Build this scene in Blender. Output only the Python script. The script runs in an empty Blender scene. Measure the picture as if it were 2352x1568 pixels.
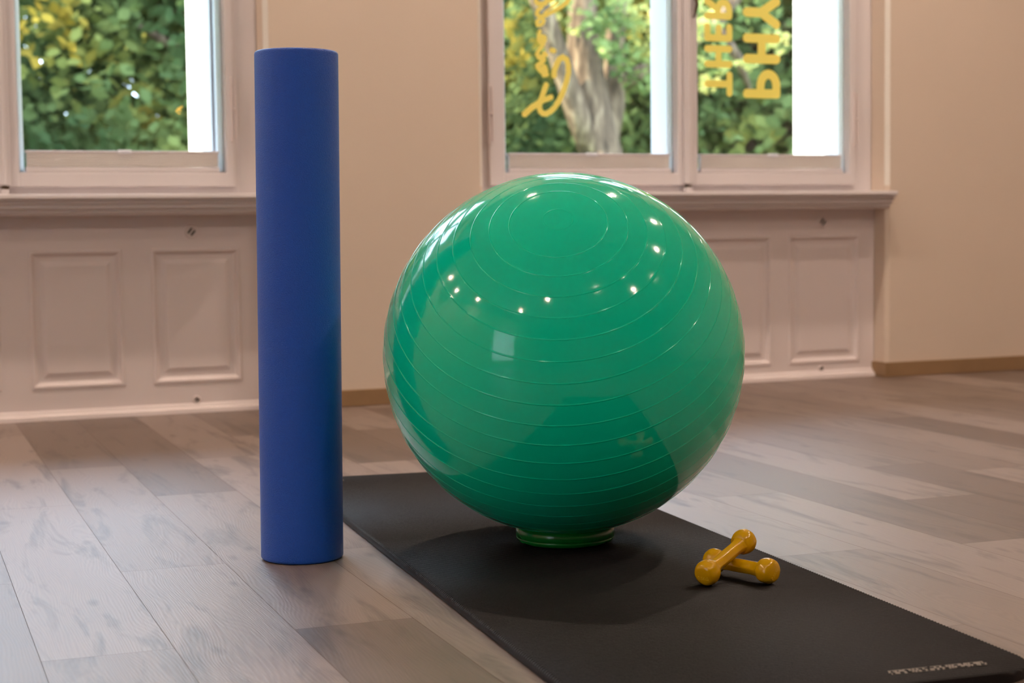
import bpy, bmesh, math, random
from mathutils import Vector, Matrix, Euler, noise
PI = math.pi
SC = bpy.context.scene
COL = SC.collection

# ------------------------------------------------------------------ camera
H = 0.587867
cam_d = bpy.data.cameras.new('camera')
cam = bpy.data.objects.new('camera', cam_d); COL.objects.link(cam)
cR = Vector((0.923, -0.384, -0.013)); cF = Vector((0.382, 0.9215, -0.0683))
yaw, pit, rol = 0.39328, 0.068379, -0.0126428
cp, sp, cc, ss = math.cos(pit), math.sin(pit), math.cos(rol), math.sin(rol)
R0 = Vector((1, 0, 0)); F0 = Vector((0, cp, -sp)); U0 = Vector((0, sp, cp))
R1 = cc*R0 + ss*U0; U1 = -ss*R0 + cc*U0
Mz = Matrix.Rotation(-yaw, 3, 'Z')
cR, cU, cF = Mz @ R1, Mz @ U1, Mz @ F0
cam.matrix_world = Matrix(((cR.x, cU.x, -cF.x, 0), (cR.y, cU.y, -cF.y, 0), (cR.z, cU.z, -cF.z, H), (0, 0, 0, 1)))
cam_d.sensor_width = 36.0
cam_d.lens = 3842.0/2352*36
cam_d.clip_end = 200
cam_d.dof.use_dof = True
cam_d.dof.focus_distance = 2.80
cam_d.dof.aperture_fstop = 5.4
SC.camera = cam

# ------------------------------------------------------------------ world, sun, exposure
W = bpy.data.worlds.new('sky'); SC.world = W; W.use_nodes = True
bg = W.node_tree.nodes['Background']
bg.inputs[0].default_value = (0.62, 0.785, 1.0, 1)
bg.inputs[1].default_value = 10.0
sun_d = bpy.data.lights.new('sun', 'SUN'); sun_d.energy = 22.0; sun_d.angle = 0.01; sun_d.color = (1.0, 0.9, 0.68)
sun = bpy.data.objects.new('sun', sun_d); COL.objects.link(sun)
sun.rotation_euler = Vector((0.80, -0.12, -0.62)).to_track_quat('-Z', 'Y').to_euler()
sun.location = (-10, 10, 12)
LAMP_STRENGTH = 1800.0
vs = SC.view_settings
vs.view_transform = 'Standard'; vs.look = 'None'; vs.gamma = 1.0; vs.use_curve_mapping = False
vs.exposure = 0.4
SC.cycles.max_bounces = 10; SC.cycles.diffuse_bounces = 6; SC.cycles.transparent_max_bounces = 16
SC.cycles.transmission_bounces = 8; SC.cycles.glossy_bounces = 5
SC.cycles.caustics_reflective = False; SC.cycles.caustics_refractive = False
SC.cycles.sample_clamp_indirect = 8.0
SC.cycles.use_denoising = True

# ------------------------------------------------------------------ material helpers
def lin(r, g, b):
    f = lambda c: (c/255/12.92) if c/255 <= 0.04045 else ((c/255+0.055)/1.055)**2.4
    return (f(r), f(g), f(b), 1)
class N:
    def __init__(s, name):
        s.m = bpy.data.materials.new(name); s.m.use_nodes = True
        s.t = s.m.node_tree; s.t.nodes.clear(); s.out = s.t.nodes.new('ShaderNodeOutputMaterial')
    def n(s, typ, **kw):
        nd = s.t.nodes.new('ShaderNode'+typ)
        for k, v in kw.items(): setattr(nd, k, v)
        return nd
    def l(s, a, b): s.t.links.new(a, b)
    def math(s, op, a, b=None, c=None):
        nd = s.n('Math', operation=op)
        for i, v in enumerate((a, b, c)):
            if v is None: continue
            if isinstance(v, (int, float)): nd.inputs[i].default_value = v
            else: s.l(v, nd.inputs[i])
        return nd.outputs[0]
    def mix(s, f, a, b, mode='MIX'):
        nd = s.n('Mix', data_type='RGBA', blend_type=mode)
        for i, v in ((0, f), (6, a), (7, b)):
            if isinstance(v, (int, float, tuple)): nd.inputs[i].default_value = v
            else: s.l(v, nd.inputs[i])
        return nd.outputs[2]
    def noise(s, vec, scale, detail=3, rough=0.5, dist=0.0, dim='3D'):
        nd = s.n('TexNoise', noise_dimensions=dim)
        if vec is not None: s.l(vec, nd.inputs['Vector'])
        nd.inputs['Scale'].default_value = scale; nd.inputs['Detail'].default_value = detail
        nd.inputs['Roughness'].default_value = rough; nd.inputs['Distortion'].default_value = dist
        return nd.outputs[0]
    def ramp(s, f, stops):
        nd = s.n('ValToRGB'); el = nd.color_ramp.elements
        while len(el) < len(stops): el.new(0.5)
        for e, (p, c) in zip(el, stops): e.position = p; e.color = c if isinstance(c, tuple) else (c, c, c, 1)
        s.l(f, nd.inputs[0]); return nd.outputs[0]
    def bsdf(s, color, rough=0.5, spec=0.5, **kw):
        b = s.n('BsdfPrincipled')
        for k, v in (('Base Color', color), ('Roughness', rough), ('Specular IOR Level', spec)):
            if isinstance(v, (int, float, tuple)): b.inputs[k].default_value = v
            else: s.l(v, b.inputs[k])
        for k, v in kw.items(): b.inputs[k.replace('_', ' ')].default_value = v
        return b
    def bump(s, h, dist, strength=1.0):
        b = s.n('Bump'); b.inputs['Distance'].default_value = dist; b.inputs['Strength'].default_value = strength
        s.l(h, b.inputs['Height']); return b.outputs[0]
    def done(s, sh): s.l(sh, s.out.inputs[0]); return s.m

def plain(name, col, rough=0.5, spec=0.5, nscale=None, namp=0.06, bump=None, bscale=60, metal=0.0):
    k = N(name); tc = k.n('TexCoord').outputs['Object']
    c = col
    if nscale:
        f = k.noise(tc, nscale, 4)
        dk = tuple(x*(1-namp) for x in col[:3])+(1,); lt = tuple(min(1, x*(1+namp)) for x in col[:3])+(1,)
        c = k.mix(f, dk, lt)
    b = k.bsdf(c, rough, spec, Metallic=metal)
    if bump: k.l(k.bump(k.noise(tc, bscale, 3), bump), b.inputs['Normal'])
    return k.done(b.outputs[0])

M = {}
M['wall'] = plain('wall_paint', lin(220, 204, 188), 0.9, 0.2, 3.0, 0.025, 0.0006, 180)
M['ceiling'] = plain('ceiling_paint', lin(235, 230, 222), 0.9, 0.2, 2.0, 0.02)
M['white'] = plain('white_lacquer', lin(222, 216, 218), 0.38, 0.45, 4.0, 0.02)
M['panel'] = plain('panel_lacquer', lin(228, 217, 216), 0.45, 0.4, 4.0, 0.02)
M['exterior'] = plain('exterior_render', lin(196, 196, 197), 0.8, 0.3, 5.0, 0.02)
M['base'] = plain('baseboard_wood', lin(150, 120, 88), 0.5, 0.4, 12.0, 0.12)
M['metal'] = plain('brushed_metal', lin(150, 145, 138), 0.35, 0.5, 40.0, 0.1, metal=0.9)
M['darkmetal'] = plain('aged_metal', lin(90, 72, 52), 0.4, 0.5, 50.0, 0.15, metal=0.8)
M['slot'] = plain('dark_slot', lin(52, 44, 34), 0.6, 0.3, 50.0, 0.1)
M['stand'] = plain('green_vinyl', lin(4, 118, 40), 0.22, 0.5, 20.0, 0.04)
M['dumbbell'] = None
M['lampring'] = plain('lamp_ring', lin(225, 225, 222), 0.3, 0.5, 20.0, 0.03)
M['grass'] = plain('bounce_lawn', lin(96, 116, 60), 0.9, 0.2, 2.0, 0.3)
M['bark'] = None

def m_glass():
    k = N('window_glass')
    tr = k.n('BsdfTransparent'); tr.inputs[0].default_value = (0.97, 0.98, 0.975, 1)
    gl = k.n('BsdfGlossy'); gl.inputs['Roughness'].default_value = 0.02
    fr = k.n('Fresnel'); fr.inputs[0].default_value = 1.45
    tc = k.n('TexCoord').outputs['Object']
    f = k.math('MULTIPLY', fr.outputs[0], k.math('ADD', 0.97, k.math('MULTIPLY', k.noise(tc, 3.0), 0.05)))
    mx = k.n('MixShader'); k.l(f, mx.inputs[0]); k.l(tr.outputs[0], mx.inputs[1]); k.l(gl.outputs[0], mx.inputs[2])
    return k.done(mx.outputs[0])
M['glass'] = m_glass()

def m_translucent(name, col, col2, amount, nscale=8.0):
    k = N(name); tc = k.n('TexCoord').outputs['Object']
    c = k.mix(k.noise(tc, nscale, 3), col, col2)
    d = k.bsdf(c, 0.5, 0.3); t = k.n('BsdfTranslucent'); k.l(c, t.inputs[0])
    mx = k.n('MixShader'); mx.inputs[0].default_value = amount
    k.l(d.outputs[0], mx.inputs[1]); k.l(t.outputs[0], mx.inputs[2])
    return k.done(mx.outputs[0])
M['frost'] = m_translucent('frosted_glass', (.5, .52, .55, 1), (.62, .64, .66, 1), 0.7, 1.2)
M['vinyl'] = m_translucent('orange_vinyl', (1.0, 0.48, 0.09, 1), (1.0, 0.54, 0.11, 1), 0.95)
M['blind'] = m_translucent('blind_fabric', lin(244, 240, 236), lin(238, 232, 228), 0.15)
M['milky'] = m_translucent('milky_white', (0.98, 0.97, 0.97, 1), (1.0, 0.99, 0.99, 1), 0.98)

def m_leaf(name, stops):
    k = N(name); at = k.n('Attribute', attribute_name='tint').outputs['Fac']
    c = k.ramp(at, stops)
    d = k.n('BsdfDiffuse'); k.l(c, d.inputs[0]); t = k.n('BsdfTranslucent'); k.l(c, t.inputs[0])
    mx = k.n('MixShader'); mx.inputs[0].default_value = 0.45
    k.l(d.outputs[0], mx.inputs[1]); k.l(t.outputs[0], mx.inputs[2])
    return k.done(mx.outputs[0])
M['leaf_far'] = m_leaf('leaves_green', [(0.0, lin(64, 82, 52)), (0.5, lin(96, 109, 66)), (0.82, lin(128, 130, 70)), (0.97, lin(158, 134, 58)), (1.0, lin(182, 154, 66))])
M['leaf_near'] = m_leaf('leaves_pale', [(0.0, lin(66, 86, 52)), (0.5, lin(116, 130, 80)), (0.85, lin(175, 170, 104)), (1.0, lin(205, 186, 112))])
def m_bark():
    k = N('tree_bark'); tc = k.n('TexCoord').outputs['Object']
    mp = k.n('Mapping'); k.l(tc, mp.inputs[0]); mp.inputs['Scale'].default_value = (6, 6, 1.2)
    f = k.noise(mp.outputs[0], 3.0, 5, 0.6)
    c = k.ramp(f, [(0.3, lin(50, 40, 32)), (0.5, lin(86, 70, 56)), (0.7, lin(126, 108, 88))])
    b = k.bsdf(c, 0.9, 0.2); k.l(k.bump(f, 0.02), b.inputs['Normal'])
    return k.done(b.outputs[0])
M['bark'] = m_bark()

def m_lamp():
    k = N('lamp_glow'); e = k.n('Emission'); e.inputs[0].default_value = (1.0, 0.79, 0.64, 1); e.inputs[1].default_value = LAMP_STRENGTH
    return k.done(e.outputs[0])
M['lamp'] = m_lamp()

def m_foam():
    k = N('blue_foam'); tc = k.n('TexCoord').outputs['Object']
    f = k.noise(tc, 620.0, 3, 0.6); g = k.noise(tc, 5.0, 2)
    c = k.mix(f, lin(0, 70, 180), lin(4, 98, 218))
    c = k.mix(k.math('MULTIPLY', g, 0.25), c, lin(0, 62, 165))
    b = k.bsdf(c, 0.33, 0.45); b.inputs['Sheen Weight'].default_value = 0.16; b.inputs['Sheen Roughness'].default_value = 0.4
    b.inputs['Sheen Tint'].default_value = (0.4, 0.65, 1, 1)
    k.l(k.bump(f, 0.0016), b.inputs['Normal'])
    return k.done(b.outputs[0])
M['foam'] = m_foam()

def m_ball():
    k = N('green_ball_vinyl'); tc = k.n('TexCoord').outputs['Object']
    c = k.mix(k.noise(tc, 4.0, 3), lin(0, 204, 162), lin(0, 212, 169))
    r = k.math('ADD', 0.055, k.math('MULTIPLY', k.noise(tc, 9.0, 5, 0.7), 0.05))
    b = k.bsdf(c, r, 0.48)
    return k.done(b.outputs[0])
M['ball'] = m_ball()

def m_dumb():
    k = N('yellow_vinyl'); tc = k.n('TexCoord').outputs['Object']
    f = k.noise(tc, 350.0, 2)
    c = k.mix(k.noise(tc, 30.0, 3), lin(202, 152, 2), lin(218, 166, 4))
    b = k.bsdf(c, 0.16, 0.5); k.l(k.bump(f, 0.00012), b.inputs['Normal'])
    return k.done(b.outputs[0])
M['dumbbell'] = m_dumb()
M['dumbtext'] = plain('embossed_yellow', lin(222, 176, 20), 0.35, 0.5, 60.0, 0.04)

def m_mat():
    k = N('black_mat_foam'); tc = k.n('TexCoord').outputs['Object']
    f = k.noise(tc, 420.0, 3, 0.6)
    c = k.mix(f, lin(6, 4, 6), lin(19, 14, 17))
    b = k.bsdf(c, 0.52, 0.27); k.l(k.bump(f, 0.0006), b.inputs['Normal'])
    return k.done(b.outputs[0])
M['mat'] = m_mat()
M['print'] = plain('grey_print', lin(150, 142, 135), 0.6, 0.4, 60.0, 0.1)

def m_floor():
    k = N('oak_laminate')
    uv = k.n('UVMap', uv_map='plank').outputs[0]       # metres: u across, v along the plank, offset per plank
    tone = k.n('Attribute', attribute_name='tone').outputs['Fac']
    # slow warp gives waving grain
    mp = k.n('Mapping'); k.l(uv, mp.inputs[0]); mp.inputs['Scale'].default_value = (7, 1.4, 1)
    wp = k.noise(mp.outputs[0], 1.0, 2, 0.5)
    sx = k.n('SeparateXYZ'); k.l(uv, sx.inputs[0])
    ph = k.math('ADD', k.math('MULTIPLY', sx.outputs[0], 1.0), k.math('MULTIPLY', wp, 0.17))
    cb = k.n('CombineXYZ'); k.l(ph, cb.inputs[0]); k.l(k.math('MULTIPLY', sx.outputs[1], 0.02), cb.inputs[1])
    wv = k.n('TexWave', wave_type='BANDS', bands_direction='X'); k.l(cb.outputs[0], wv.inputs[0])
    wv.inputs['Scale'].default_value = 62.0; wv.inputs['Distortion'].default_value = 2.6; wv.inputs['Detail'].default_value = 3
    wv.inputs['Detail Scale'].default_value = 1.5
    m2 = k.n('Mapping'); k.l(uv, m2.inputs[0]); m2.inputs['Scale'].default_value = (260, 9, 1)
    fib = k.noise(m2.outputs[0], 1.0, 3, 0.6)
    m3 = k.n('Mapping'); k.l(uv, m3.inputs[0]); m3.inputs['Scale'].default_value = (16, 2.4, 1)
    stain = k.noise(m3.outputs[0], 1.0, 4, 0.62, 0.6)
    m4 = k.n('Mapping'); k.l(uv, m4.inputs[0]); m4.inputs['Scale'].default_value = (13, 4.2, 1)
    vn = k.n('TexNoise'); k.l(m4.outputs[0], vn.inputs['Vector']); vn.inputs['Scale'].default_value = 2.0; vn.inputs['Detail'].default_value = 3
    vo = k.n('TexVoronoi', feature='F1'); k.l(k.mix(0.16, m4.outputs[0], vn.outputs['Color'], 'ADD'), vo.inputs['Vector']); vo.inputs['Scale'].default_value = 1.0
    vo.inputs['Randomness'].default_value = 1.0
    knot = k.ramp(vo.outputs['Distance'], [(0.02, 1.0), (0.15, 0.0)])
    c = k.ramp(tone, [(0.0, lin(98, 79, 68)), (0.5, lin(126, 108, 97)), (1.0, lin(150, 133, 124))])
    g = k.math('ADD', k.math('MULTIPLY', wv.outputs['Fac'], 0.14), k.math('MULTIPLY', fib, 0.6))
    gm = k.ramp(g, [(0.14, 0.78), (0.55, 1.06)])
    c = k.mix(1.0, c, gm, 'MULTIPLY')
    sf = k.ramp(stain, [(0.52, 0.0), (0.72, 1.0)])
    c = k.mix(k.math('MULTIPLY', sf, 0.85), c, lin(70, 58, 50))
    c = k.mix(k.math('MULTIPLY', knot, 0.6), c, lin(56, 46, 38))
    b = k.bsdf(c, 0.36, 1.0)
    k.l(k.math('ADD', 0.39, k.math('MULTIPLY', fib, 0.10)), b.inputs['Roughness'])
    hh = k.math('ADD', k.math('MULTIPLY', fib, 0.8), k.math('MULTIPLY', wv.outputs['Fac'], 0.16))
    k.l(k.bump(hh, 0.00035), b.inputs['Normal'])
    return k.done(b.outputs[0])
M['floor'] = m_floor()
M['gap'] = plain('plank_joint', lin(96, 74, 60), 0.7, 0.3, 20.0, 0.1)

# ------------------------------------------------------------------ object helpers
def tag(o, label=None, cat=None, group=None, kind=None):
    if label: o['label'] = label
    if cat: o['category'] = cat
    if group: o['group'] = group
    if kind: o['kind'] = kind
    return o
def empty(name, loc=(0, 0, 0), rot=(0, 0, 0)):
    o = bpy.data.objects.new(name, None); COL.objects.link(o); o.location = loc; o.rotation_euler = rot
    o.empty_display_size = 0.1
    return o
def mesh_obj(name, verts, faces, mat, parent=None, smooth=False, loc=None):
    me = bpy.data.meshes.new(name); me.from_pydata(verts, [], faces); me.update()
    if mat is not None: me.materials.append(mat)
    if smooth: me.polygons.foreach_set('use_smooth', [True]*len(me.polygons))
    o = bpy.data.objects.new(name, me); COL.objects.link(o)
    if parent: o.parent = parent
    if loc: o.location = loc
    return o
def bm_obj(name, bm, mat, parent=None, smooth=False, angle=None):
    bmesh.ops.recalc_face_normals(bm, faces=bm.faces)
    me = bpy.data.meshes.new(name); bm.to_mesh(me); bm.free()
    if mat is not None: me.materials.append(mat)
    if smooth: me.polygons.foreach_set('use_smooth', [True]*len(me.polygons))
    if angle: me.set_sharp_from_angle(angle=angle)
    o = bpy.data.objects.new(name, me); COL.objects.link(o)
    if parent: o.parent = parent
    return o
def box(bm, x0, x1, y0, y1, z0, z1, bev=0.0):
    v = [bm.verts.new(p) for p in ((x0,y0,z0),(x1,y0,z0),(x1,y1,z0),(x0,y1,z0),(x0,y0,z1),(x1,y0,z1),(x1,y1,z1),(x0,y1,z1))]
    fs = [bm.faces.new([v[i] for i in f]) for f in ((0,3,2,1),(4,5,6,7),(0,1,5,4),(1,2,6,5),(2,3,7,6),(3,0,4,7))]
    if bev > 0:
        es = list({e for f in fs for e in f.edges})
        bmesh.ops.bevel(bm, geom=es, offset=bev, segments=2, affect='EDGES', profile=0.6)
def boxes(name, lst, mat, parent=None, bev=0.0):
    bm = bmesh.new()
    for b in lst: box(bm, *b, bev)
    return bm_obj(name, bm, mat, parent)
def prism(bm, poly, z0, z1):
    a = [bm.verts.new((x, y, z0)) for x, y in poly]; b = [bm.verts.new((x, y, z1)) for x, y in poly]
    n = len(poly)
    bm.faces.new(a[::-1]); bm.faces.new(b)
    for i in range(n): bm.faces.new((a[i], a[(i+1) % n], b[(i+1) % n], b[i]))
def xprism(bm, poly, x0, x1):
    a = [bm.verts.new((x0, y, z)) for y, z in poly]; b = [bm.verts.new((x1, y, z)) for y, z in poly]
    n = len(poly)
    bm.faces.new(a); bm.faces.new(b[::-1])
    for i in range(n): bm.faces.new((a[i], b[i], b[(i+1) % n], a[(i+1) % n]))
def lathe(prof, seg, cap=True):
    """prof: list (r, z) from bottom to top; returns verts, faces"""
    V, F = [], []
    rings = []
    for r, z in prof:
        if r < 1e-7: rings.append([len(V)]); V.append((0, 0, z))
        else:
            s = len(V); rings.append(list(range(s, s+seg)))
            V += [(r*math.cos(2*PI*i/seg), r*math.sin(2*PI*i/seg), z) for i in range(seg)]
    for a, b in zip(rings, rings[1:]):
        for i in range(seg):
            j = (i+1) % seg
            if len(a) == 1: F.append((a[0], b[j], b[i])) if len(b) > 1 else None
            elif len(b) == 1: F.append((a[i], a[j], b[0]))
            else: F.append((a[i], a[j], b[j], b[i]))
    return V, F
def arc(cx, cy, r, a0, a1, n):
    return [(cx+r*math.cos(math.radians(a0+(a1-a0)*i/n)), cy+r*math.sin(math.radians(a0+(a1-a0)*i/n))) for i in range(n+1)]

# ------------------------------------------------------------------ floor: individual planks in one structural mesh
PW, PL, PA = 0.1825, 1.345, 0.035
joints = {-2: .6, -1: 1.9, 0: 2.90, 1: 2.350, 2: 2.923, 3: 2.392, 4: 1.62, 5: 2.05, 6: 2.7, 7: 2.028, 8: 2.577, 9: 3.2, 10: 2.546, 11: 3.0, 12: 2.1}
tones = {}
def build_floor():
    rnd = random.Random(5)
    V, F, UV, T = [], [], [], []
    ca, sa = math.cos(PA), math.sin(PA)
    x_lo, x_hi, y_lo, y_hi = -4.0, 6.6, -6.5, 5.45
    for r in range(-34, 46):
        j0 = joints.get(r, rnd.random()*PL)
        y = j0 - 10*PL
        while y < 8.0:
            a0, a1, b0, b1 = r*PW, (r+1)*PW, y, y+PL
            k = round((y-j0)/PL)
            t = rnd.random()
            t = {(3, -1): 0.22, (3, 0): 0.8, (3, 1): 0.25, (2, 0): 0.75, (2, -1): 0.9, (1, 0): 0.95, (1, -1): 0.7, (0, -1): .55, (10, 0): 0.25, (10, -1): 0.8,
                 (8, 0): 0.85, (8, -1): .62, (9, -1): 0.9, (9, 0): .6, (7, 0): 0.7, (4, 0): .75, (7, -1): .5, (2, 1): .3}.get((r, k), t)
            y += PL
            poly = [(a0+.0004, b0+.0004), (a1-.0004, b0+.0004), (a1-.0004, b1-.0004), (a0+.0004, b1-.0004)]
            pts = [(p*ca+q*sa, -p*sa+q*ca) for p, q in poly]
            # clip to the room (Sutherland-Hodgman) keeping plank coordinates
            pp = [(*w, *l) for w, l in zip(pts, poly)]
            for ax, lim, sg in ((0, x_lo, 1), (0, x_hi, -1), (1, y_lo, 1), (1, y_hi, -1)):
                out = []
                for i in range(len(pp)):
                    A, B = pp[i-1], pp[i]
                    da, db = (A[ax]-lim)*sg, (B[ax]-lim)*sg
                    if (da >= 0) != (db >= 0):
                        tt = da/(da-db); out.append(tuple(A[j]+(B[j]-A[j])*tt for j in range(4)))
                    if db >= 0: out.append(B)
                pp = out
                if not pp: break
            if len(pp) < 3: continue
            ou, ov = rnd.uniform(0, 40), rnd.uniform(0, 40)
            s = len(V)
            V += [(p[0], p[1], 0.0) for p in pp]; F.append(tuple(range(s, s+len(pp))))
            UV += [(p[2]+ou, p[3]+ov) for p in pp]; T.append(t)
    nb = len(F); s = len(V)
    V += [(x_lo, y_lo, -.002), (x_hi, y_lo, -.002), (x_hi, y_hi, -.002), (x_lo, y_hi, -.002)]
    F.append((s, s+1, s+2, s+3)); UV += [(0, 0)]*4; T.append(0)
    me = bpy.data.meshes.new('floor'); me.from_pydata(V, [], F); me.update()
    me.materials.append(M['floor']); me.materials.append(M['gap'])
    me.polygons[nb].material_index = 1
    ul = me.uv_layers.new(name='plank')
    i = 0
    for p in me.polygons:
        for li in p.loop_indices: ul.data[li].uv = UV[i]; i += 1
    at = me.attributes.new('tone', 'FLOAT', 'FACE'); at.data.foreach_set('value', T)
    o = bpy.data.objects.new('floor', me); COL.objects.link(o)
    tag(o, kind='structure')
build_floor()

# ------------------------------------------------------------------ room shell
YW, YP, YF, YC, YG, YO = 5.32, 5.40, 5.42, 5.40, 5.46, 5.93
ZC, XL, XR, YB = 3.2, -4.0, 6.6, -6.5
SILL, WTOP = 0.705, 2.78
# opening: centre, half width, outer reveal left x / right x, outer depth
WIN = [dict(n=0, c=-1.85, hw=.82, ol=-2.60, orr=-1.12, yo=6.0),
       dict(n=1, c=.54, hw=.818, ol=-.19, orr=1.241, yo=5.97),
       dict(n=2, c=2.93, hw=.82, ol=2.20, orr=3.722, yo=5.93)]
CH = 0.013
def far_wall():
    bm = bmesh.new()
    edges = [(XL, None)] + [(w['c']-w['hw'], w['c']+w['hw']) for w in WIN]
    # piers between the openings, full height, chamfered inner corners
    xs = [XL] + [v for w in WIN for v in (w['c']-w['hw'], w['c']+w['hw'])] + [XR]
    for i in range(0, len(xs), 2):
        a, b = xs[i], xs[i+1]
        la = WIN[i//2-1]['orr'] if i > 0 else None
        rb = WIN[i//2]['ol'] if i//2 < 3 else None
        yl = 5.5
        poly = []
        poly += [(a+CH, YW), (b-CH, YW), (b, YW+CH), (b, yl)] if rb is not None else [(a+CH, YW), (b, YW), (b, yl)]
        if la is None: poly[0] = (a, YW)
        poly += [(a, yl)] + ([(a, YW+CH)] if la is not None else [])
        prism(bm, poly, 0, ZC)
    for w in WIN:
        a, b = w['c']-w['hw'], w['c']+w['hw']
        box(bm, a-.001, b+.001, YW, 5.5, WTOP, ZC)          # head over the window
        box(bm, a-.001, b+.001, YP+.02, 5.5, 0, SILL-.03)   # parapet behind the panel
    o = bm_obj('wall_far', bm, M['wall']); tag(o, kind='structure')
    # facade outside
    bm = bmesh.new()
    xs = [XL] + [v for w in WIN for v in (w['ol'], w['orr'])] + [XR]
    for i in range(0, len(xs), 2):
        a, b = xs[i], xs[i+1]
        ya = WIN[i//2-1]['yo'] if i > 0 else 5.95
        yb = WIN[i//2]['yo'] if i//2 < 3 else 5.95
        prism(bm, [(a, 5.5), (b, 5.5), (b, yb), (a, ya)], -1.0, ZC+.5)
    for w in WIN:
        box(bm, w['ol']-.001, w['orr']+.001, 5.5, 5.9, WTOP-.05, ZC+.5)
        box(bm, w['ol']-.001, w['orr']+.001, 5.5, 5.9, -1.0, SILL-.02)
    o = bm_obj('wall_facade', bm, M['exterior']); tag(o, kind='structure')
far_wall()
DY0, DY1, DZ1 = -1.15, .62, 2.35
boxes_ = boxes('wall_left', [(XL-.2, XL, YB, DY0, 0, ZC), (XL-.2, XL, DY1, YW, 0, ZC), (XL-.2, XL, DY0, DY1, DZ1, ZC), (XL-.2, XL, DY0, DY1, 0, .28)], M['wall']); tag(boxes_, kind='structure')
tag(boxes('wall_right', [(XR, XR+.15, YB, 5.5, 0, ZC)], M['wall']), kind='structure')
tag(boxes('wall_back', [(XL-.2, XR+.15, YB-.15, YB, 0, ZC)], M['wall']), kind='structure')
tag(boxes('ceiling', [(XL-.2, XR+.15, YB-.15, 5.5, ZC, ZC+.12)], M['ceiling']), kind='structure')

# baseboards on the piers
def baseboard(name, segs):
    bm = bmesh.new()
    for a, b in segs: box(bm, a, b, YW-.012, YW, 0, .055, .003)
    o = bm_obj(name, bm, M['base']); tag(o, kind='structure')
baseboard('baseboard_far', [(WIN[0]['c']+WIN[0]['hw']+.0, WIN[1]['c']-WIN[1]['hw']), (WIN[1]['c']+WIN[1]['hw'], WIN[2]['c']-WIN[2]['hw']), (WIN[2]['c']+WIN[2]['hw'], XR)])
bm = bmesh.new()
for w in WIN:   # returns into the niches
    for x, d in ((w['c']-w['hw'], 1), (w['c']+w['hw'], -1)):
        box(bm, min(x, x+d*.012), max(x, x+d*.012), YW-.012, YP+.0, 0, .055, .002)
tag(bm_obj('baseboard_niche', bm, M['base']), kind='structure')
# strips over the chamfered window corners, paler than the wall
bm = bmesh.new()
for w in WIN:
    for x, s in ((w['c']-w['hw'], -1), (w['c']+w['hw'], 1)):
        poly = [(x-s*.0012, YW+CH+.001), (x+s*(CH+.001), YW-.0012), (x+s*CH, YW+.002), (x+s*.002, YW+CH)]
        prism(bm, poly, SILL+.022, WTOP)
tag(bm_obj('trim_1', bm, M['ceiling']), kind='structure')

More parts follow.
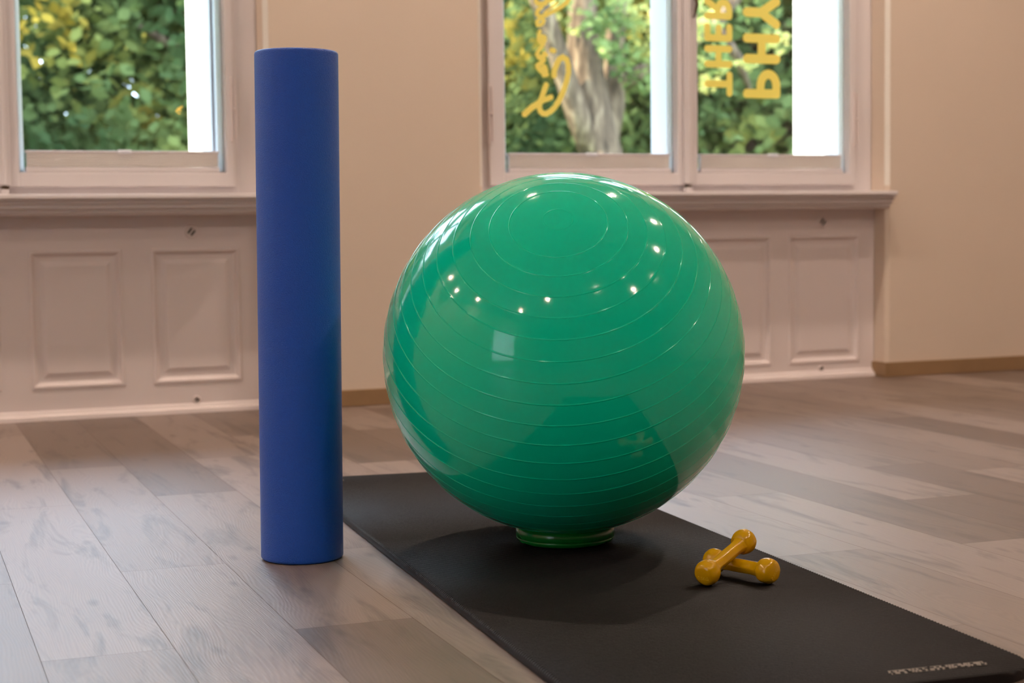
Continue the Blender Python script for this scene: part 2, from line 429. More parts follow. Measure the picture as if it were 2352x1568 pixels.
# ------------------------------------------------------------------ windows
def rect_frame(bm, x0, x1, z0, z1, t, y0, y1, tb=None, bev=.003):
    tb = tb or t
    box(bm, x0, x0+t, y0, y1, z0, z1, bev); box(bm, x1-t, x1, y0, y1, z0, z1, bev)
    box(bm, x0+t, x1-t, y0, y1, z0, z0+tb, bev); box(bm, x0+t, x1-t, y0, y1, z1-t, z1, bev)
TR0, TR1 = 1.98, 2.06
def build_window(w):
    root = empty('window_%d' % (w['n']+1), (w['c'], YF, SILL)); tag(root, kind='structure')
    inv = Vector((-w['c'], -YF, -SILL))
    def put(o): 
        o.parent = root; o.location = inv; return o
    a, b = w['c']-w['hw'], w['c']+w['hw']
    cx = w['c']+.008
    bm = bmesh.new()
    rect_frame(bm, a, b, SILL-.03, WTOP, .068, YF, YF+.075, .064)
    box(bm, b-.102, b-.06, YF+.001, YF+.074, SILL, WTOP-.03, .003)
    box(bm, a+.06, b-.06, YF, YF+.075, TR0, TR1, .004)
    box(bm, a+.06, b-.06, YF-.02, YF, TR0+.02, TR1-.02, .006)
    box(bm, cx-.022, cx+.022, YF+.005, YF+.22, SILL, WTOP-.03, .003)
    put(bm_obj('window_frame', bm, M['white']))
    # cover strip of the middle joint
    bm = bmesh.new(); box(bm, cx-.017, cx+.017, YC-.016, YC, SILL+.03, TR0-.005, .005); box(bm, cx-.008, cx+.008, YC-.022, YC-.012, SILL+.03, TR0-.005, .004)
    put(bm_obj('meeting_strip', bm, M['white']))
    for s in (-1, 1):
        x0, x1 = (a+.056, cx-.002) if s < 0 else (cx+.002, b-.086)
        if s < 0: g0, g1 = x0+.058, x1-.034
        else: g0, g1 = x0+.044, x1-.026
        for (z0, z1, nm) in ((.730, TR0-.004, 'casement'), (TR1-.002, WTOP-.06, 'top_light')):
            bm = bmesh.new()
            gb = .776 if nm == 'casement' else z0+.045; gt = z1-.05
            y0, y1 = YC, YC+.068
            box(bm, x0, g0, y0, y1, z0, z1, .004); box(bm, g1, x1, y0, y1, z0, z1, .004)
            box(bm, g0-.002, g1+.002, y0, y1, z0, gb, .004); box(bm, g0-.002, g1+.002, y0, y1, gt, z1, .004)
            # glazing bead set back behind the frame face
            c_ = put(bm_obj(nm, bm, M['white']))
            g = boxes('glass_pane', [(g0-.004, g1+.004, YG, YG+.004, gb-.004, gt+.004)], M['glass'], c_)
            bm = bmesh.new()
            bd = .006
            box(bm, g0, g0+bd, YG-.02, YG, gb, gt); box(bm, g1-bd, g1, YG-.02, YG, gb, gt)
            box(bm, g0, g1, YG-.02, YG, gb, gb+bd); box(bm, g0, g1, YG-.02, YG, gt-bd, gt)
            bm_obj('glazing_bead', bm, M['milky'], c_)
            if nm == 'casement':
                # long surface hinge at the outer stile
                hx = x0+.004 if s < 0 else x1-.002
                bm = bmesh.new()
                for zc in (.98, 1.75):
                    for k in range(2):
                        xx = hx + (-.006 if k == 0 else .006)
                        box(bm, xx-.0022, xx+.0022, YC-.008, YC+.001, zc-.105+.01*k, zc+.105-.01*k, .0016)
                    box(bm, hx-.009, hx+.009, YC-.009, YC, zc-.003, zc+.003, .001)
                bm_obj('hinge', bm, M['panel'], c_)
                w.setdefault('panes', []).append((g0, g1, gb, gt))
    bm = bmesh.new()
    for gx, gw in ((w['orr']-.010, .009),): box(bm, gx, gx+gw, 5.545, 5.565, SILL-.02, WTOP-.05)
    put(bm_obj('shutter_guide', bm, M['white']))
    # lower stay under the middle joint
    bm = bmesh.new(); box(bm, cx-.014, cx+.010, YC-.022, YC+.01, SILL+.001, SILL+.018, .002)
    st = put(bm_obj('lower_catch', bm, M['white']))
    bm = bmesh.new(); box(bm, cx-.011, cx+.011, YC-.020, YC-.002, SILL+.019, SILL+.026, .001)
    bm_obj('catch_bolt', bm, M['darkmetal'], st)
    # handle
    bm = bmesh.new(); box(bm, cx+.012, cx+.028, YC-.02, YC-.0, 1.36, 1.44, .004)
    hd = put(bm_obj('handle', bm, M['white']))
    V, F = tube([(cx+.016, YC-.028, 1.332), (cx+.019, YC-.036, 1.35), (cx+.024, YC-.040, 1.378), (cx+.022, YC-.036, 1.40), (cx+.02, YC-.02, 1.405)], [.0042, .005, .0065, .007, .006], 12)
    lv = mesh_obj('handle_lever', V, F, M['darkmetal'], hd, True)
    # sill board
    prof = [(YF+.002, SILL), (5.252, SILL), (5.246, SILL-.003), (5.245, SILL-.012), (5.249, SILL-.017), (5.262, SILL-.019), (5.264, SILL-.026), (5.268, SILL-.031),
            (5.276, SILL-.034), (5.277, SILL-.042), (5.283, SILL-.047), (5.292, SILL-.049), (5.294, SILL-.056), (5.302, SILL-.062), (5.311, SILL-.066), (YP+.01, SILL-.066)]
    bm = bmesh.new(); xprism(bm, prof, a-.012, b-.002)
    s_ = put(bm_obj('window_sill', bm, M['white']))
    return root
def tube(pts, radii, seg=10, cap=True):
    V, F = [], []
    P = [Vector(p) for p in pts]; ref = Vector((0, 0, 1))
    for i, p in enumerate(P):
        d = (P[min(i+1, len(P)-1)]-P[max(i-1, 0)]).normalized()
        r = ref if abs(d.dot(ref)) < .95 else Vector((1, 0, 0))
        u = d.cross(r).normalized(); v = d.cross(u).normalized()
        if i and u.dot(pu) < 0: u, v = -u, -v
        pu = u
        for k in range(seg):
            a = 2*PI*k/seg; V.append(tuple(p+u*(radii[i]*math.cos(a))+v*(radii[i]*math.sin(a))))
    for i in range(len(P)-1):
        for k in range(seg):
            j = (k+1) % seg; F.append((i*seg+k, i*seg+j, (i+1)*seg+j, (i+1)*seg+k))
    if cap: F.append(tuple(range(seg))[::-1]); F.append(tuple(range((len(P)-1)*seg, len(P)*seg)))
    return V, F
for w in WIN: build_window(w)
# glazed balcony window in the left wall
dr = empty('window_4', (XL-.1, (DY0+DY1)/2, .28)); tag(dr, kind='structure')
bm = bmesh.new()
for y0, y1 in ((DY0, DY0+.07), (DY1-.07, DY1), (DY1-.10, DY1-.06)): box(bm, XL-.13, XL-.06, y0, y1, .28, DZ1, .004)
for z0, z1 in ((.28, .36), (DZ1-.08, DZ1)): box(bm, XL-.13, XL-.06, DY0, DY1, z0, z1, .004)
o = bm_obj('window_frame', bm, M['white'], dr); o.location = (-dr.location.x, -dr.location.y, -dr.location.z)
o = boxes('glass_pane', [(XL-.1, XL-.096, DY0+.06, DY1-.06, .35, DZ1-.07)], M['frost'], dr); o.location = (-dr.location.x, -dr.location.y, -dr.location.z)

# ------------------------------------------------------------------ blinds
def blind(x0, x1, z0, label, zt):
    w = x1-x0
    t = empty('pleated_blind', ((x0+x1)/2, YC+.03, z0)); tag(t, label, 'blind', 'lowered pleated blinds at the window glass')
    bm = bmesh.new()
    # folded stack: zig-zag pleats
    n = 9; h = .046/n
    prof = []
    for i in range(n):
        prof += [(-.007, .017+i*h), (-.011, .017+(i+.5)*h)]
    prof.append((-.007, .017+n*h))
    back = [(.012, .017+n*h), (.012, .017)]
    xprism(bm, prof+back, -w/2+.006, w/2-.006)
    bm_obj('pleats', bm, M['blind'], t)
    bm = bmesh.new(); box(bm, -w/2+.002, w/2-.002, -.014, .014, 0, .016, .003); bm_obj('bottom_rail', bm, M['white'], t)
    bm = bmesh.new(); box(bm, -w/2+.002, w/2-.002, -.012, .013, .061, .068, .002); 
    tr = bm_obj('top_rail', bm, M['white'], t)
    bm = bmesh.new(); box(bm, -.022, .022, -.018, -.010, .060, .071, .003); box(bm, -.012, .012, -.021, -.016, .064, .070, .002); bm_obj('grip', bm, M['milky'], tr)
    for s in (-1, 1):  # translucent strips added for the bright glass gaps beside the blind
        bm = bmesh.new(); xx = s*(w/2+.009)
        box(bm, xx-.0085, xx+.0085, .012, .020, .0, zt-z0)
        bm_obj('bright_gap_strip', bm, M['milky'], t)
    return t
pl = WIN[1]['panes']; pr = WIN[2]['panes']
def bl(p, label): blind(p[0]+.019, p[1]-.019, p[2]+.001, label, p[3])
bl(pl[0], 'white pleated blind in the sash cut off by the left edge of the photo')
bl(pl[1], 'white pleated blind folded down at the pane left of the blue roller')
bl(pr[0], 'white pleated blind folded down at the pane with the orange handwriting')
bl(pr[1], 'white pleated blind folded down at the pane with the orange capital letters')

# ------------------------------------------------------------------ niche panels
def niche_panel(w, ys, label, fr, zb, zt, knobs):
    a, b = w['c']-w['hw']+.001, w['c']+w['hw']-.001
    t = empty('wall_panel', (w['c'], YP, 0)); tag(t, label, 'panel', 'white panelled boards under the windows')
    cx = w['c']
    bm = bmesh.new()
    Z1 = SILL-.066
    xs = sorted(set([a]+[v for f in fr for v in f]+[b]))
    # back board made of stiles and rails around the sunk frames
    def quad(x0, x1, z0, z1, y=0.0):
        v = [bm.verts.new(p) for p in ((x0-cx, y, z0), (x1-cx, y, z0), (x1-cx, y, z1), (x0-cx, y, z1))]; bm.faces.new(v)
    prev = a
    for (f0, f1) in fr:
        quad(prev, f0, 0, Z1); quad(f0, f1, 0, zb); quad(f0, f1, zt, Z1); prev = f1
    quad(prev, b, 0, Z1)
    bmesh.ops.remove_doubles(bm, verts=bm.verts, dist=.0001)
    bm_obj('board', bm, M['panel'], t)
    steps = [(0, 0), (.004, -.0045), (.010, -.0045), (.014, .001), (.019, .008), (.024, .010), (.036, .010), (.050, .0030), (.056, .0030)]
    for (f0, f1) in fr:
        bm = bmesh.new(); prevl = None
        for ins, dy in steps:
            loop = [bm.verts.new(p) for p in ((f0+ins-cx, dy, zb+ins), (f1-ins-cx, dy, zb+ins), (f1-ins-cx, dy, zt-ins), (f0+ins-cx, dy, zt-ins))]
            if prevl:
                for i in range(4): bm.faces.new((prevl[i], prevl[(i+1) % 4], loop[(i+1) % 4], loop[i]))
            prevl = loop
        bm.faces.new(prevl)
        bm_obj('raised_panel', bm, M['panel'], t)
    # foot strip
    bm = bmesh.new(); xprism(bm, [(0, .030), (-.006, .028), (-.012, .018), (-.024, .012), (-.026, 0), (0, 0)], a-cx, b-cx)
    bm_obj('foot_strip', bm, M['panel'], t)
    for kx, kz, rot, big in knobs:
        s = 1.0 if big else .62
        V, F = lathe([(0.0, 0), (.022*s, 0), (.022*s, .003), (.019*s, .0065), (.015*s, .0065), (.0135*s, .003), (0, .003)], 40)
        k = mesh_obj('valve_rosette', V, F, M['panel'], t, False, (kx-cx, -.0002, kz)); k.rotation_euler = (PI/2, 0, 0)
        k.data.set_sharp_from_angle(angle=.5)
        bm = bmesh.new()
        for d in (-1, 1):
            box(bm, -.0105*s, .0105*s, d*.0062*s-.0030*s, d*.0062*s+.0030*s, .0031, .0046, .0008)
        sl = bm_obj('slots', bm, M['slot'], k); sl.rotation_euler = (0, 0, rot)
    return t
fr1 = [(.61-.38*2, .90-.38*2), (.61-.38, .90-.38), (.61, .90), (.99, 1.28)]
fr2 = [(2.19, 2.50), (2.58, 2.89), (2.98, 3.294), (3.366, 3.682)]
fr0 = [(-2.60, -2.29), (-2.22, -1.90), (-1.80, -1.49), (-1.42, -1.10)]
niche_panel(WIN[1], YP, 'white panelled board under the left window, behind the blue roller', fr1, .096, .533, [(1.123, .585, .9, 1), (1.127, .040, .7, 0)])
niche_panel(WIN[2], YP, 'white panelled board under the lettered window, half hidden by the green ball', fr2, .057, .543, [(3.517, .592, .9, 1), (3.51, .036, 1.9, 0)])
boxes_ = boxes('trim_2', [(WIN[0]['c']-WIN[0]['hw']+.001, WIN[0]['c']+WIN[0]['hw']-.001, YP, YP+.02, 0, SILL-.066)], M['panel']); tag(boxes_, kind='structure')

# ------------------------------------------------------------------ window lettering (flat vinyl on the glass), rasterised strokes
def lettering(name, strokes, mat, y, label, cell=.0016):
    """strokes: list of (polyline[(x,z)], width). Builds merged flat strips."""
    pts = [p for s, _ in strokes for p in s]
    wm = max(w for _, w in strokes)
    x0, x1 = min(p[0] for p in pts)-wm, max(p[0] for p in pts)+wm
    z0, z1 = min(p[1] for p in pts)-wm, max(p[1] for p in pts)+wm
    nx, nz = int((x1-x0)/cell)+1, int((z1-z0)/cell)+1
    grid = [bytearray(nx) for _ in range(nz)]
    for s, wd in strokes:
        segs = list(zip(s, s[1:])) if len(s) > 1 else [(s[0], s[0])]
        for (ax, az), (bx, bz) in segs:
            r = wd/2; dx, dz = bx-ax, bz-az; L2 = dx*dx+dz*dz or 1e-12
            for j in range(max(0, int((min(az, bz)-r-z0)/cell)), min(nz, int((max(az, bz)+r-z0)/cell)+2)):
                pz = z0+(j+.5)*cell; row = grid[j]
                for i in range(max(0, int((min(ax, bx)-r-x0)/cell)), min(nx, int((max(ax, bx)+r-x0)/cell)+2)):
                    if row[i]: continue
                    px = x0+(i+.5)*cell
                    t = max(0, min(1, ((px-ax)*dx+(pz-az)*dz)/L2))
                    if (px-ax-t*dx)**2+(pz-az-t*dz)**2 <= r*r: row[i] = 1
    V, F = [], []
    for j, row in enumerate(grid):
        i = 0
        while i < nx:
            if row[i]:
                k = i
                while k < nx and row[k]: k += 1
                s = len(V); xa, xb, za, zb = i*cell, k*cell, j*cell, (j+1)*cell
                V += [(xa, 0, za), (xb, 0, za), (xb, 0, zb), (xa, 0, zb)]; F.append((s, s+1, s+2, s+3)); i = k
            else: i += 1
    o = mesh_obj(name, V, F, mat); o.location = (x0, y, z0)
    tag(o, label, 'lettering'); return o
def word(chars, z_start, v0, v1, wd, skew=0.0):
    """letters run upward; letter top points to +x (mirrored, as seen from indoors)"""
    Hh = v1-v0; out = []; z = z_start; h = wd/2
    G = {
     'P': (.60, [[(0, 0), (0, 1)], [(0, 1), (.22, 1)] + [(.22+.36*math.sin(a)*1.0, .73+.27*math.cos(a)) for a in [PI*i/10 for i in range(11)]] + [(0, .46)]]),
     'H': (.60, [[(0, 0), (0, 1)], [(.60, 0), (.60, 1)], [(0, .5), (.60, .5)]]),
     'Y': (.66, [[(.33, 0), (.33, .48)], [(.33, .48), (0, 1)], [(.33, .48), (.66, 1)]]),
     'S': (.54, [[(.52, .86), (.42, .97), (.27, 1.0), (.10, .95), (.01, .80), (.06, .65), (.22, .55), (.40, .46), (.53, .34), (.54, .19), (.44, .05), (.27, 0), (.10, .03), (0, .16)]]),
     'I': (.0, [[(0, 0), (0, 1)]]),
     'O': (.72, [[(.36+.36*math.cos(a), .5+.5*math.sin(a)) for a in [2*PI*i/24 for i in range(25)]]]),
     'T': (.72, [[(.36, 0), (.36, 1)], [(0, 1), (.72, 1)]]),
     'E': (.44, [[(0, 0), (0, 1)], [(0, 0), (.44, 0)], [(0, .52), (.40, .52)], [(0, 1), (.44, 1)]]),
     'R': (.58, [[(0, 0), (0, 1)], [(0, 1), (.22, 1)] + [(.22+.33*math.sin(a), .74+.26*math.cos(a)) for a in [PI*i/10 for i in range(11)]] + [(0, .48)], [(.25, .48), (.58, 0)]]),
     'A': (.66, [[(0, 0), (.33, 1)], [(.33, 1), (.66, 0)], [(.11, .33), (.55, .33)]]),
    }
    for ch in chars:
        adv, st = G[ch]
        for s in st:
            out.append(([(v0+h+(Hh-wd)*p[1], z+h+(Hh-wd)*p[0]) for p in s], wd))
        z += adv*(Hh-wd)+wd+.019*(Hh/.16)
    return out
YL = YG-.0012
lettering('window_lettering', word('PHYSIO', 1.055, 3.208, 3.369, .034), M['vinyl'], YL, 'large orange capital letters on the right pane, nearer its right side, reading upward')
lettering('window_lettering', word('THERAPIE', 1.059, 3.045, 3.163, .0255), M['vinyl'], YL, 'smaller orange capital letters on the right pane, nearer the middle post, reading upward')
sx = lambda u: 2.2233+(u/5.227)*.00165
sz = lambda v: 1.378-(v/5.227)*.00151
S = lambda pts, w: ([(sx(u), sz(v)) for u, v in pts], w*1.25)
script = [
 S([(685, 890), (688, 830), (715, 760), (750, 690), (795, 665), (840, 690), (860, 760), (862, 850), (840, 950), (800, 1070), (745, 1190), (690, 1275), (640, 1325), (580, 1360), (540, 1355), (510, 1325), (498, 1280), (505, 1220), (535, 1150), (560, 1080), (585, 1010)], .0165),
 S([(322, 1362), (345, 1335), (410, 1275), (480, 1235), (560, 1190), (645, 1155)], .0155),
 S([(320, 1365), (400, 1290), (500, 1225)], .018),
 S([(592, 880), (560, 885), (548, 850), (585, 830), (570, 790), (525, 840), (490, 800), (485, 775), (530, 740), (560, 700)], .0150),
 S([(560, 700), (500, 680), (480, 640), (495, 600), (535, 550)], .0125),
 S([(510, 670), (560, 660), (585, 640), (565, 625)], .0130),
 S([(660, 585), (685, 590)], .0150),
 S([(535, 550), (560, 505), (520, 500), (498, 460), (500, 410), (515, 360)], .0110),
 S([(520, 480), (570, 470), (575, 430), (545, 420), (540, 455)], .0130),
 S([(485, 285), (520, 285), (555, 260), (568, 225), (540, 200), (505, 215), (482, 250), (485, 285)], .0105),
 S([(850, 0), (790, 50), (700, 105), (620, 145), (560, 180), (510, 180), (480, 150), (500, 100), (545, 60)], .0120),
 S([(560, 160), (600, 110), (680, 50), (740, 0)], .0060),
 S([(475, 0), (490, 25), (540, 35), (590, 15), (610, -20)], .0140),
 S([(850, 0), (880, -60), (840, -110), (760, -100), (640, -20)], .0140),
]
lettering('window_lettering', script, M['vinyl'], YL, 'orange handwritten script running up the left pane of the right window', .0011)
# small orange leaf sticker on the left window
lettering('leaf_sticker', [([(1.098, .975), (1.104, .985), (1.110, .978)], .007), ([(1.108, .986), (1.116, .990)], .006), ([(1.102, .970), (1.108, .968)], .004)], M['vinyl'], YL, 'tiny orange leaf stuck on the left window pane, low at its right')

# ------------------------------------------------------------------ ceiling lamps
lamp0 = None
spots = [(1.425, 4.478), (3.073, 4.438), (3.935, 3.63), (3.80, 2.05), (3.892, .513), (3.022, -.518), (1.307, -.50), (-.973, -.431), (-2.82, -.403), (-3.415, 2.37), (-3.238, 4.017), (-2.414, 4.70), (-.5, 4.5)]
def make_lamp():
    t = empty('ceiling_lamp', (0, 0, ZC))
    V, F = lathe([(.034, -.004), (.046, -.007), (.050, -.003), (.050, -.0005), (.030, -.0005), (.030, -.003), (.034, -.004)], 32)
    mesh_obj('lamp_ring', V, F, M['lampring'], t, True)
    V, F = lathe([(0, -.0035), (.0305, -.0035), (.0305, -.0015), (0, -.0015)], 32)
    mesh_obj('lamp_lens', V, F, M['lamp'], t)
    return t
lab = ['beside the lettered window', 'nearest the far right pier', 'right side, second from the window wall', 'right side, middle', 'right side, toward the camera', 'behind camera, right', 'behind camera, middle', 'behind camera, left of middle', 'behind camera, far left', 'left side, middle', 'left side near window wall', 'left corner by window wall', 'window wall, left of middle']
for i, (x, y) in enumerate(spots):
    if i == 0: lamp0 = o = make_lamp()
    else:
        o = lamp0.copy(); COL.objects.link(o)
        for ch in lamp0.children:
            c = ch.copy(); COL.objects.link(c); c.parent = o
    o.location = (x, y, ZC)
    tag(o, 'small round recessed ceiling lamp, ' + lab[i], 'lamp', 'recessed ceiling lamps')

# ------------------------------------------------------------------ exercise ball
def build_ball():
    Rb = .325; C = Vector((1.242, 2.752, .3585)); ax = Vector((-.293, -.601, .744)).normalized()
    rings = [4.5] + [14.7+6.3*i for i in range(24)]
    rings = [r for r in rings if r < 170] + [175.5]
    th = []
    t = 0.0
    base = [i*.75 for i in range(241)]
    for r in rings: base += [r+d for d in (-.32, -.22, -.15, -.08, 0, .08, .15, .22, .32)]
    th = sorted(set(round(b, 4) for b in base if 0 <= b <= 180))
    th = [v for i, v in enumerate(th) if i == 0 or v-th[i-1] > .02]
    prof = []
    for a in th:
        h = 0
        for r in rings:
            d = abs(a-r)
            if d < .27: h = max(h, (.00052 if r > 10 else .0003)*(.5+.5*math.cos(PI*d/.27)))
        if a < 4.5: h -= .0006*(1-(a/4.5)**2)
        rr = Rb+h
        prof.append((rr*math.sin(math.radians(a)), rr*math.cos(math.radians(a))))
    prof[0] = (0, prof[0][1]); prof[-1] = (0, prof[-1][1])
    V, F = lathe(prof[::-1], 320)
    o = mesh_obj('exercise_ball', V, F, M['ball'], None, True)
    o.rotation_mode = 'QUATERNION'; o.rotation_quaternion = ax.to_track_quat('Z', 'Y'); o.location = C
    tag(o, 'large glossy green exercise ball with ribbed rings on the black mat', 'ball')
build_ball()
# stand ring
def build_stand():
    prof = [(.070, .0005), (.080, .0), (.0855, .003), (.0885, .0075), (.0888, .0095), (.0878, .0102), (.0888, .0110), (.0902, .0170), (.0898, .0230), (.0870, .0285), (.0825, .0305), (.0770, .0290),
            (.0720, .0240), (.0690, .0180), (.0670, .010), (.070, .0005)]
    V, F = lathe(prof, 96)
    o = mesh_obj('ball_stand', V, F, M['stand'], None, True); o.location = (1.242, 2.752, .0162)
    tag(o, 'green ring-shaped stand holding the exercise ball on the mat', 'stand')
build_stand()

# ------------------------------------------------------------------ foam roller
def build_roller():
    r, L, b = .0735, .9, .006
    prof = [(0, 0), (r-b-.002, 0)] + [(r-b+b*math.sin(a), b-b*math.cos(a)) for a in [PI/2*i/5 for i in range(6)]]
    prof += [(r, L*i/24) for i in range(1, 24)]
    prof += [(r-b+b*math.cos(a), L-b+b*math.sin(a)) for a in [PI/2*i/5 for i in range(6)]] + [(0, L)]
    V, F = lathe(prof, 128)
    o = mesh_obj('foam_roller', V, F, M['foam'], None, True); o.data.set_sharp_from_angle(angle=.9)
    o.location = (.787, 2.893, .0006)
    o.rotation_euler = Matrix.Rotation(.0093, 3, cF).to_euler()
    tag(o, 'tall blue foam roller standing upright on the wood floor', 'foam roller')
build_roller()

# ------------------------------------------------------------------ exercise mat
MPHI = -math.atan(.0865)
MC0 = Vector((1.137, 1.712, 0))          # centre of near edge
def build_mat():
    t = empty('exercise_mat', MC0, (0, 0, MPHI)); tag(t, 'long black ribbed exercise mat with rounded corners under the green ball', 'mat')
    HW, L, T, P, RC = .3075, 1.955, .0145, .0079, .075
    n = int(L/P)*6
    V, F = [], []
    for i in range(n+1):
        y = L*i/n
        e = min(y, L-y)
        ins = RC-math.sqrt(max(0, RC*RC-(RC-e)**2)) if e < RC else 0
        hw = max(.004, HW-ins)
        rib = .0014*math.cos(2*PI*y/P)
        z = T+rib-.0012*max(0, 1-e/.006)
        curl = .006*max(0, (y-(L-.45))/.45)**2
        zs = [0, .0015, T*.5, T-.0035, min(z, T)-.0012, z, z]
        xs = [hw-.002, hw, hw+.0002, hw-.0002, hw-.0015, hw-.004, 0]
        row = [(-x, zz) for x, zz in zip(xs, zs)] + [(x, zz) for x, zz in zip(xs[:-1][::-1], zs[:-1][::-1])]
        s = len(V)
        for x, zz in row:
            lift = curl*(1.0 if x < 0 else .7)
            V.append((x, y, zz+lift+.0003))
        m = len(row)
        if i:
            for k in range(m):
                j = (k+1) % m
                F.append((s-m+k, s-m+j, s+j, s+k))
    m = 13
    F.append(tuple(range(m))[::-1]); F.append(tuple(range(len(V)-m, len(V))))
    o = mesh_obj('mat_pad', V, F, M['mat'], t, True); o.data.set_sharp_from_angle(angle=1.0)
    for s in (-1, 1):
        Vv, Ff = lathe([(.0055, 0), (.012, 0), (.012, .0012), (.010, .0024), (.0065, .0022), (.0055, 0)], 28)
        e = mesh_obj('eyelet', Vv, Ff, M['metal'], t, True, (s*(HW-.075), L-.075, T+.0080))
        e['label'] = 'metal eyelet near the far end'
    # printed name
    cu = bpy.data.curves.new('brand', 'FONT'); cu.body = 'SPORT-THIEME\u00ae'; cu.size = .0255; cu.offset = .0009
    cu.space_character = .94; cu.align_x = 'CENTER'; cu.extrude = .0002
    tmp = bpy.data.objects.new('tmp', cu); COL.objects.link(tmp)
    dg = bpy.context.evaluated_depsgraph_get(); me = bpy.data.meshes.new_from_object(tmp.evaluated_get(dg))
    bpy.data.objects.remove(tmp)
    # condensed lettering: fit the printed width, then drape over the ribs
    xa, xb = min(v.co.x for v in me.vertices), max(v.co.x for v in me.vertices); kx = .140/(xb-xa)
    for v in me.vertices: v.co.x *= kx
    bmm = bmesh.new(); bmm.from_mesh(me)
    oy, ox = .0405, .171
    for k in range(40):
        yy = -.01+k*P/6
        g = bmm.verts[:]+bmm.edges[:]+bmm.faces[:]
        bmesh.ops.bisect_plane(bmm, geom=g, plane_co=(0, yy, 0), plane_no=(0, 1, 0))
    for v in bmm.verts: v.co.z = (T+0.0008+.0014*math.cos(2*PI*(v.co.y+oy)/P)) + v.co.z*.5
    bmm.to_mesh(me); bmm.free()
    me.materials.clear(); me.materials.append(M['print'])
    lo = bpy.data.objects.new('printed_name', me); COL.objects.link(lo); lo.parent = t; lo.location = (ox, oy, 0)
    lo['label'] = 'pale grey printed name'
build_mat()

# ------------------------------------------------------------------ dumbbells
def build_dumbbell(A, B, label, textend, roll=0.0):
    A, B = Vector(A), Vector(B); d = (B-A); L = d.length; d.normalize()
    mid = (A+B)/2
    t = empty('dumbbell', mid); t.rotation_mode = 'QUATERNION'
    # local frame: z along the bar, y up-ish
    up = Vector((0, 0, 1)); y = (up-d*up.dot(d)).normalized(); x = y.cross(d)
    t.rotation_quaternion = Matrix((x, y, d)).transposed().to_quaternion()
    tag(t, label, 'dumbbell', 'pair of yellow dumbbells')
    hl = L/2
    # handle: rounded hexagonal bar flaring slightly into heads
    seg = 48; V, F = [], []
    zs = [-hl+.004, -hl+.012, -hl+.017, -hl+.022, -hl+.03, 0, hl-.03, hl-.022, hl-.017, hl-.012, hl-.004]
    rs = [.0165, .0148, .0125, .0113, .0108, .0110, .0108, .0113, .0125, .0148, .0165]
    for z, r in zip(zs, rs):
        for i in range(seg):
            a = 2*PI*i/seg; k = a % (PI/3)-PI/6
            hx = 1.0/math.cos(k)*.93; f = .55*hx+.45
            V.append((r*f*math.cos(a), r*f*math.sin(a), z))
    for i in range(len(zs)-1):
        for k in range(seg):
            j = (k+1) % seg; F.append((i*seg+k, i*seg+j, (i+1)*seg+j, (i+1)*seg+k))
    mesh_obj('handle', V, F, M['dumbbell'], t, True)
    # heads: rounded, slightly faceted octagonal pill
    prof = [(0, -.0150), (.010, -.0148), (.0150, -.0130), (.0182, -.0095), (.0200, -.0040), (.0205, .0010), (.0202, .0055), (.0188, .0100), (.0165, .0132), (.0125, .0150), (.0060, .0156), (.0, .0157)]
    for s in (-1, 1):
        V, F = lathe(prof, 64)
        V2 = []
        for (px, py, pz) in V:
            a = math.atan2(py, px); k = a % (PI/4)-PI/8
            f = 1+.010*math.cos(8*a)
            V2.append((px*f, py*f, pz*s))
        if s < 0: F = [f[::-1] for f in F]
        h = mesh_obj('weight_head', V2, F, M['dumbbell'], t, True, (0, 0, s*hl))
        cu = bpy.data.curves.new('w', 'FONT'); cu.body = '0.5KG'; cu.size = .0078; cu.align_x = 'CENTER'; cu.align_y = 'CENTER'; cu.extrude = .00025; cu.offset = .00005
        tmp = bpy.data.objects.new('tmp', cu); COL.objects.link(tmp)
        dg = bpy.context.evaluated_depsgraph_get(); me = bpy.data.meshes.new_from_object(tmp.evaluated_get(dg))
        bpy.data.objects.remove(tmp); me.materials.clear(); me.materials.append(M['dumbtext'])
        tx = bpy.data.objects.new('weight_marking', me); COL.objects.link(tx); tx.parent = h
        tx.location = (0, 0, s*.01555); tx.rotation_euler = (0 if s > 0 else PI, 0, roll if s > 0 else PI+roll)
        tx.location.y = -.004
    return t
# local y up; for ends facing the camera text must read upright
build_dumbbell((1.3810, 2.3530, .0702), (1.2878, 2.3049, .0377), 'yellow dumbbell on top, its far end propped up on the other one', 1, .0)
build_dumbbell((1.3425, 2.3785, .0374), (1.3785, 2.2754, .0374), 'yellow dumbbell lying flat on the mat beneath the other one', 1, .9)

# ------------------------------------------------------------------ outdoors
def leaf_mesh(name, pts, rnd, size, mat, tintf):
    V, F, T = [], [], []
    for p in pts:
        s = size*rnd.uniform(.6, 1.35)
        e = Euler((rnd.uniform(-1.3, 1.3), rnd.uniform(-1.3, 1.3), rnd.uniform(0, 6.28)))
        q = len(V); tv = tintf(p)
        for lx, ly in ((0, -.5), (.26, -.22), (.30, .12), (0, .5), (-.30, .12), (-.26, -.22)):
            v = Vector((lx*s, ly*s, .06*s*(abs(lx)*3))); v.rotate(e); V.append((p[0]+v.x, p[1]+v.y, p[2]+v.z))
        F.append(tuple(range(q, q+6))); T.append(tv)
    me = bpy.data.meshes.new(name); me.from_pydata(V, [], F); me.update(); me.materials.append(mat)
    at = me.attributes.new('tint', 'FLOAT', 'FACE'); at.data.foreach_set('value', T)
    return me
def trunk_mesh(name, limbs):
    V, F = [], []
    for pts, rad in limbs:
        v, f = tube(pts, rad, 12); s = len(V); V += v; F += [tuple(i+s for i in q) for q in f]
    me = bpy.data.meshes.new(name); me.from_pydata(V, [], F); me.update(); me.materials.append(M['bark'])
    me.polygons.foreach_set('use_smooth', [True]*len(me.polygons)); return me
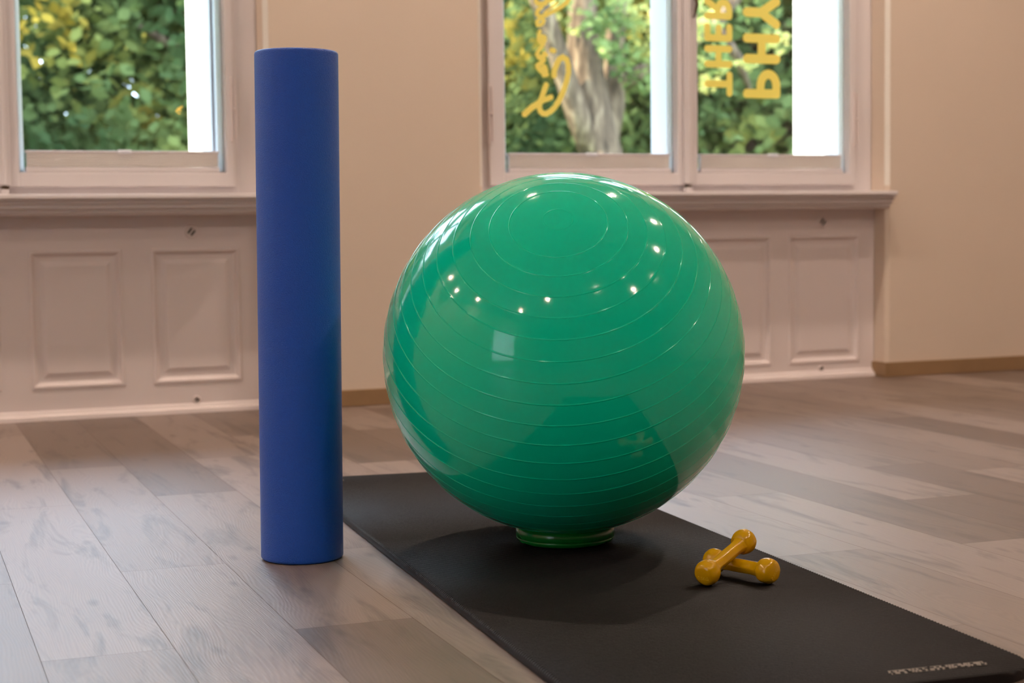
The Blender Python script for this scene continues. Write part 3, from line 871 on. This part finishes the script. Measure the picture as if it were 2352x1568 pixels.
def crown_pts(rnd, n, blobs):
    out = []; tot = sum(b[3]**2 for b in blobs)
    for (x, y, z, r) in blobs:
        k = int(n*r*r/tot)
        for _ in range(k):
            d = Vector((rnd.gauss(0, 1), rnd.gauss(0, 1), rnd.gauss(0, 1))).normalized()*r*(rnd.random()**.45)
            out.append((x+d.x, y+d.y, z+d.z*.8))
    return out
def tintn(rnd, sc, bias):
    def f(p): return min(1, max(0, bias+.9*noise.noise(Vector(p)*sc)+rnd.uniform(-.12, .12)))
    return f
def bg_tree_meshes(seed):
    rnd = random.Random(seed)
    limbs = [([(0, 0, -1), (.05, 0, 1.5), (.0, .1, 3), (.2, 0, 5)], [.28, .22, .18, .08])]
    blobs = []
    for k in range(9):
        a = rnd.uniform(0, 6.28); h = rnd.uniform(1.0, 3.2); r = rnd.uniform(1.2, 2.4)
        e = (r*math.cos(a), r*math.sin(a), h+rnd.uniform(.5, 1.8))
        limbs.append(([(0, 0, h), (e[0]*.5, e[1]*.5, h+(e[2]-h)*.6), e], [.10, .07, .03]))
    for k in range(70):
        a = rnd.uniform(0, 6.28); r = 2.5*math.sqrt(rnd.random())
        blobs.append((r*math.cos(a), r*math.sin(a), rnd.uniform(.6, 6.3), rnd.uniform(.5, .85)))
    pts = crown_pts(rnd, 18000, blobs)
    for _ in range(17000):
        r = 2.9*math.sqrt(rnd.random()); a = rnd.uniform(0, 6.28); pts.append((r*math.cos(a), r*math.sin(a), rnd.uniform(.3, 6.6)))
    return trunk_mesh('trunk', limbs), leaf_mesh('foliage', pts, rnd, .17, M['leaf_far'], tintn(rnd, .7, .36))
bgm = [bg_tree_meshes(11), bg_tree_meshes(23)]
def place_tree(tm, fm, loc, rz, sc, label, grp='trees outside the windows'):
    t = empty('tree', loc, (0, 0, rz)); t.scale = (sc, sc, sc); tag(t, label, 'tree', grp)
    for nm, me in (('trunk', tm), ('foliage', fm)):
        c = bpy.data.objects.new(nm, me); COL.objects.link(c); c.parent = t
    return t
spots_t = [(-8.3, 18.2, 'nearer row, far beyond the first window'), (-1.9, 17.6, 'nearer row, outside left of the left window'), (4.4, 18.4, 'nearer row, filling the left window with green and yellow leaves'), (10.9, 18.8, 'nearer row, green behind the orange capital letters'), (17.2, 18.2, 'nearer row, far right of the lettered window'),
           (-12.5, 25.2, 'back row, far left'), (-5.8, 25.0, 'back row, left of the left window'), (.6, 25.6, 'back row, between two nearer trees beyond the left window'), (10.3, 25.4, 'back row, behind the forked trunk'), (16.9, 25.4, 'back row, right of the forked trunk'), (23.2, 25.2, 'back row, far right')]
for i, (x, y, lb) in enumerate(spots_t):
    tm, fm = bgm[i % 2]
    place_tree(tm, fm, (x, y, -.6), i*1.7, 1.0+.04*math.sin(i*2.1), 'tree ' + lb)
for i, (x, y, sc_) in enumerate([(-12, 36.5, 1.45), (-1.8, 37.5, 1.5), (8.6, 37, 1.5), (19, 37.5, 1.5), (29.4, 37, 1.45)]):
    tm, fm = bgm[(i+1) % 2]
    place_tree(tm, fm, (x, y, -.8), i*2.3+.6, sc_, 'big distant tree, furthest row, ' + ['far left', 'left of the left window', 'beyond the wall between the windows', 'beyond the lettered window', 'far right'][i])
def near_tree():
    rnd = random.Random(77)
    limbs = [([(6.62, 13.9, -1), (6.66, 14, .6), (6.72, 14, 1.25), (6.62, 14, 1.75), (6.55, 14, 2.2), (6.6, 14.1, 3.0), (6.8, 14.2, 4.2)], [.30, .26, .20, .17, .15, .12, .07]),
             ([(6.70, 14, 1.1), (6.42, 13.9, 1.65), (6.22, 13.8, 2.1), (5.98, 13.7, 2.6), (5.7, 13.6, 3.3)], [.13, .11, .10, .09, .06]),
             ([(6.74, 14, 1.2), (6.90, 14.1, 1.7), (6.98, 14.2, 2.4), (7.2, 14.3, 3.4)], [.12, .11, .09, .05]),
             ([(6.95, 14.1, 1.9), (7.5, 14.2, 2.15), (8.1, 14.3, 2.5), (8.7, 14.3, 3.2)], [.08, .07, .06, .04]),
             ([(8.1, 14.3, 2.5), (8.35, 14.3, 2.2), (8.5, 14.35, 1.9)], [.05, .045, .03])]
    blobs = []
    for (x, z, r) in ((6.15, 2.50, .20), (6.40, 2.38, .20), (6.62, 2.45, .24), (6.85, 2.48, .26), (6.50, 2.15, .14), (7.05, 2.35, .24), (7.10, 2.05, .22), (7.12, 1.85, .17), (7.18, 1.6, .17), (7.28, 1.40, .16),
                      (6.75, 2.1, .20), (6.9, 1.95, .14), (7.45, 2.4, .2), (7.65, 2.45, .25), (7.65, 2.1, .2), (7.72, 1.9, .14), (8.2, 2.6, .22), (8.5, 2.3, .16), (8.0, 2.05, .12)):
        blobs.append((x, 13.6+rnd.uniform(-.2, .3), z, r))
    for k in range(16): blobs.append((rnd.uniform(5.2, 9.3), rnd.uniform(12.9, 14.2), rnd.uniform(3.1, 5.5), rnd.uniform(.4, .8)))
    pts = crown_pts(rnd, 9000, blobs)
    tm = trunk_mesh('trunk', limbs); fm = leaf_mesh('foliage', pts, rnd, .085, M['leaf_near'], tintn(rnd, 1.5, .6))
    place_tree(tm, fm, (0, 0, 0), 0, 1, 'tree with a thick forked trunk and pale sunlit leaves in the lettered window')
near_tree()
g = mesh_obj('bounce_lawn', [(-60, 6.1, -1.0), (70, 6.1, -1.0), (70, 90, -1.0), (-60, 90, -1.0)], [(0, 1, 2, 3)], M['grass']); tag(g, kind='structure')  # unseen ground outside, added to bounce daylight
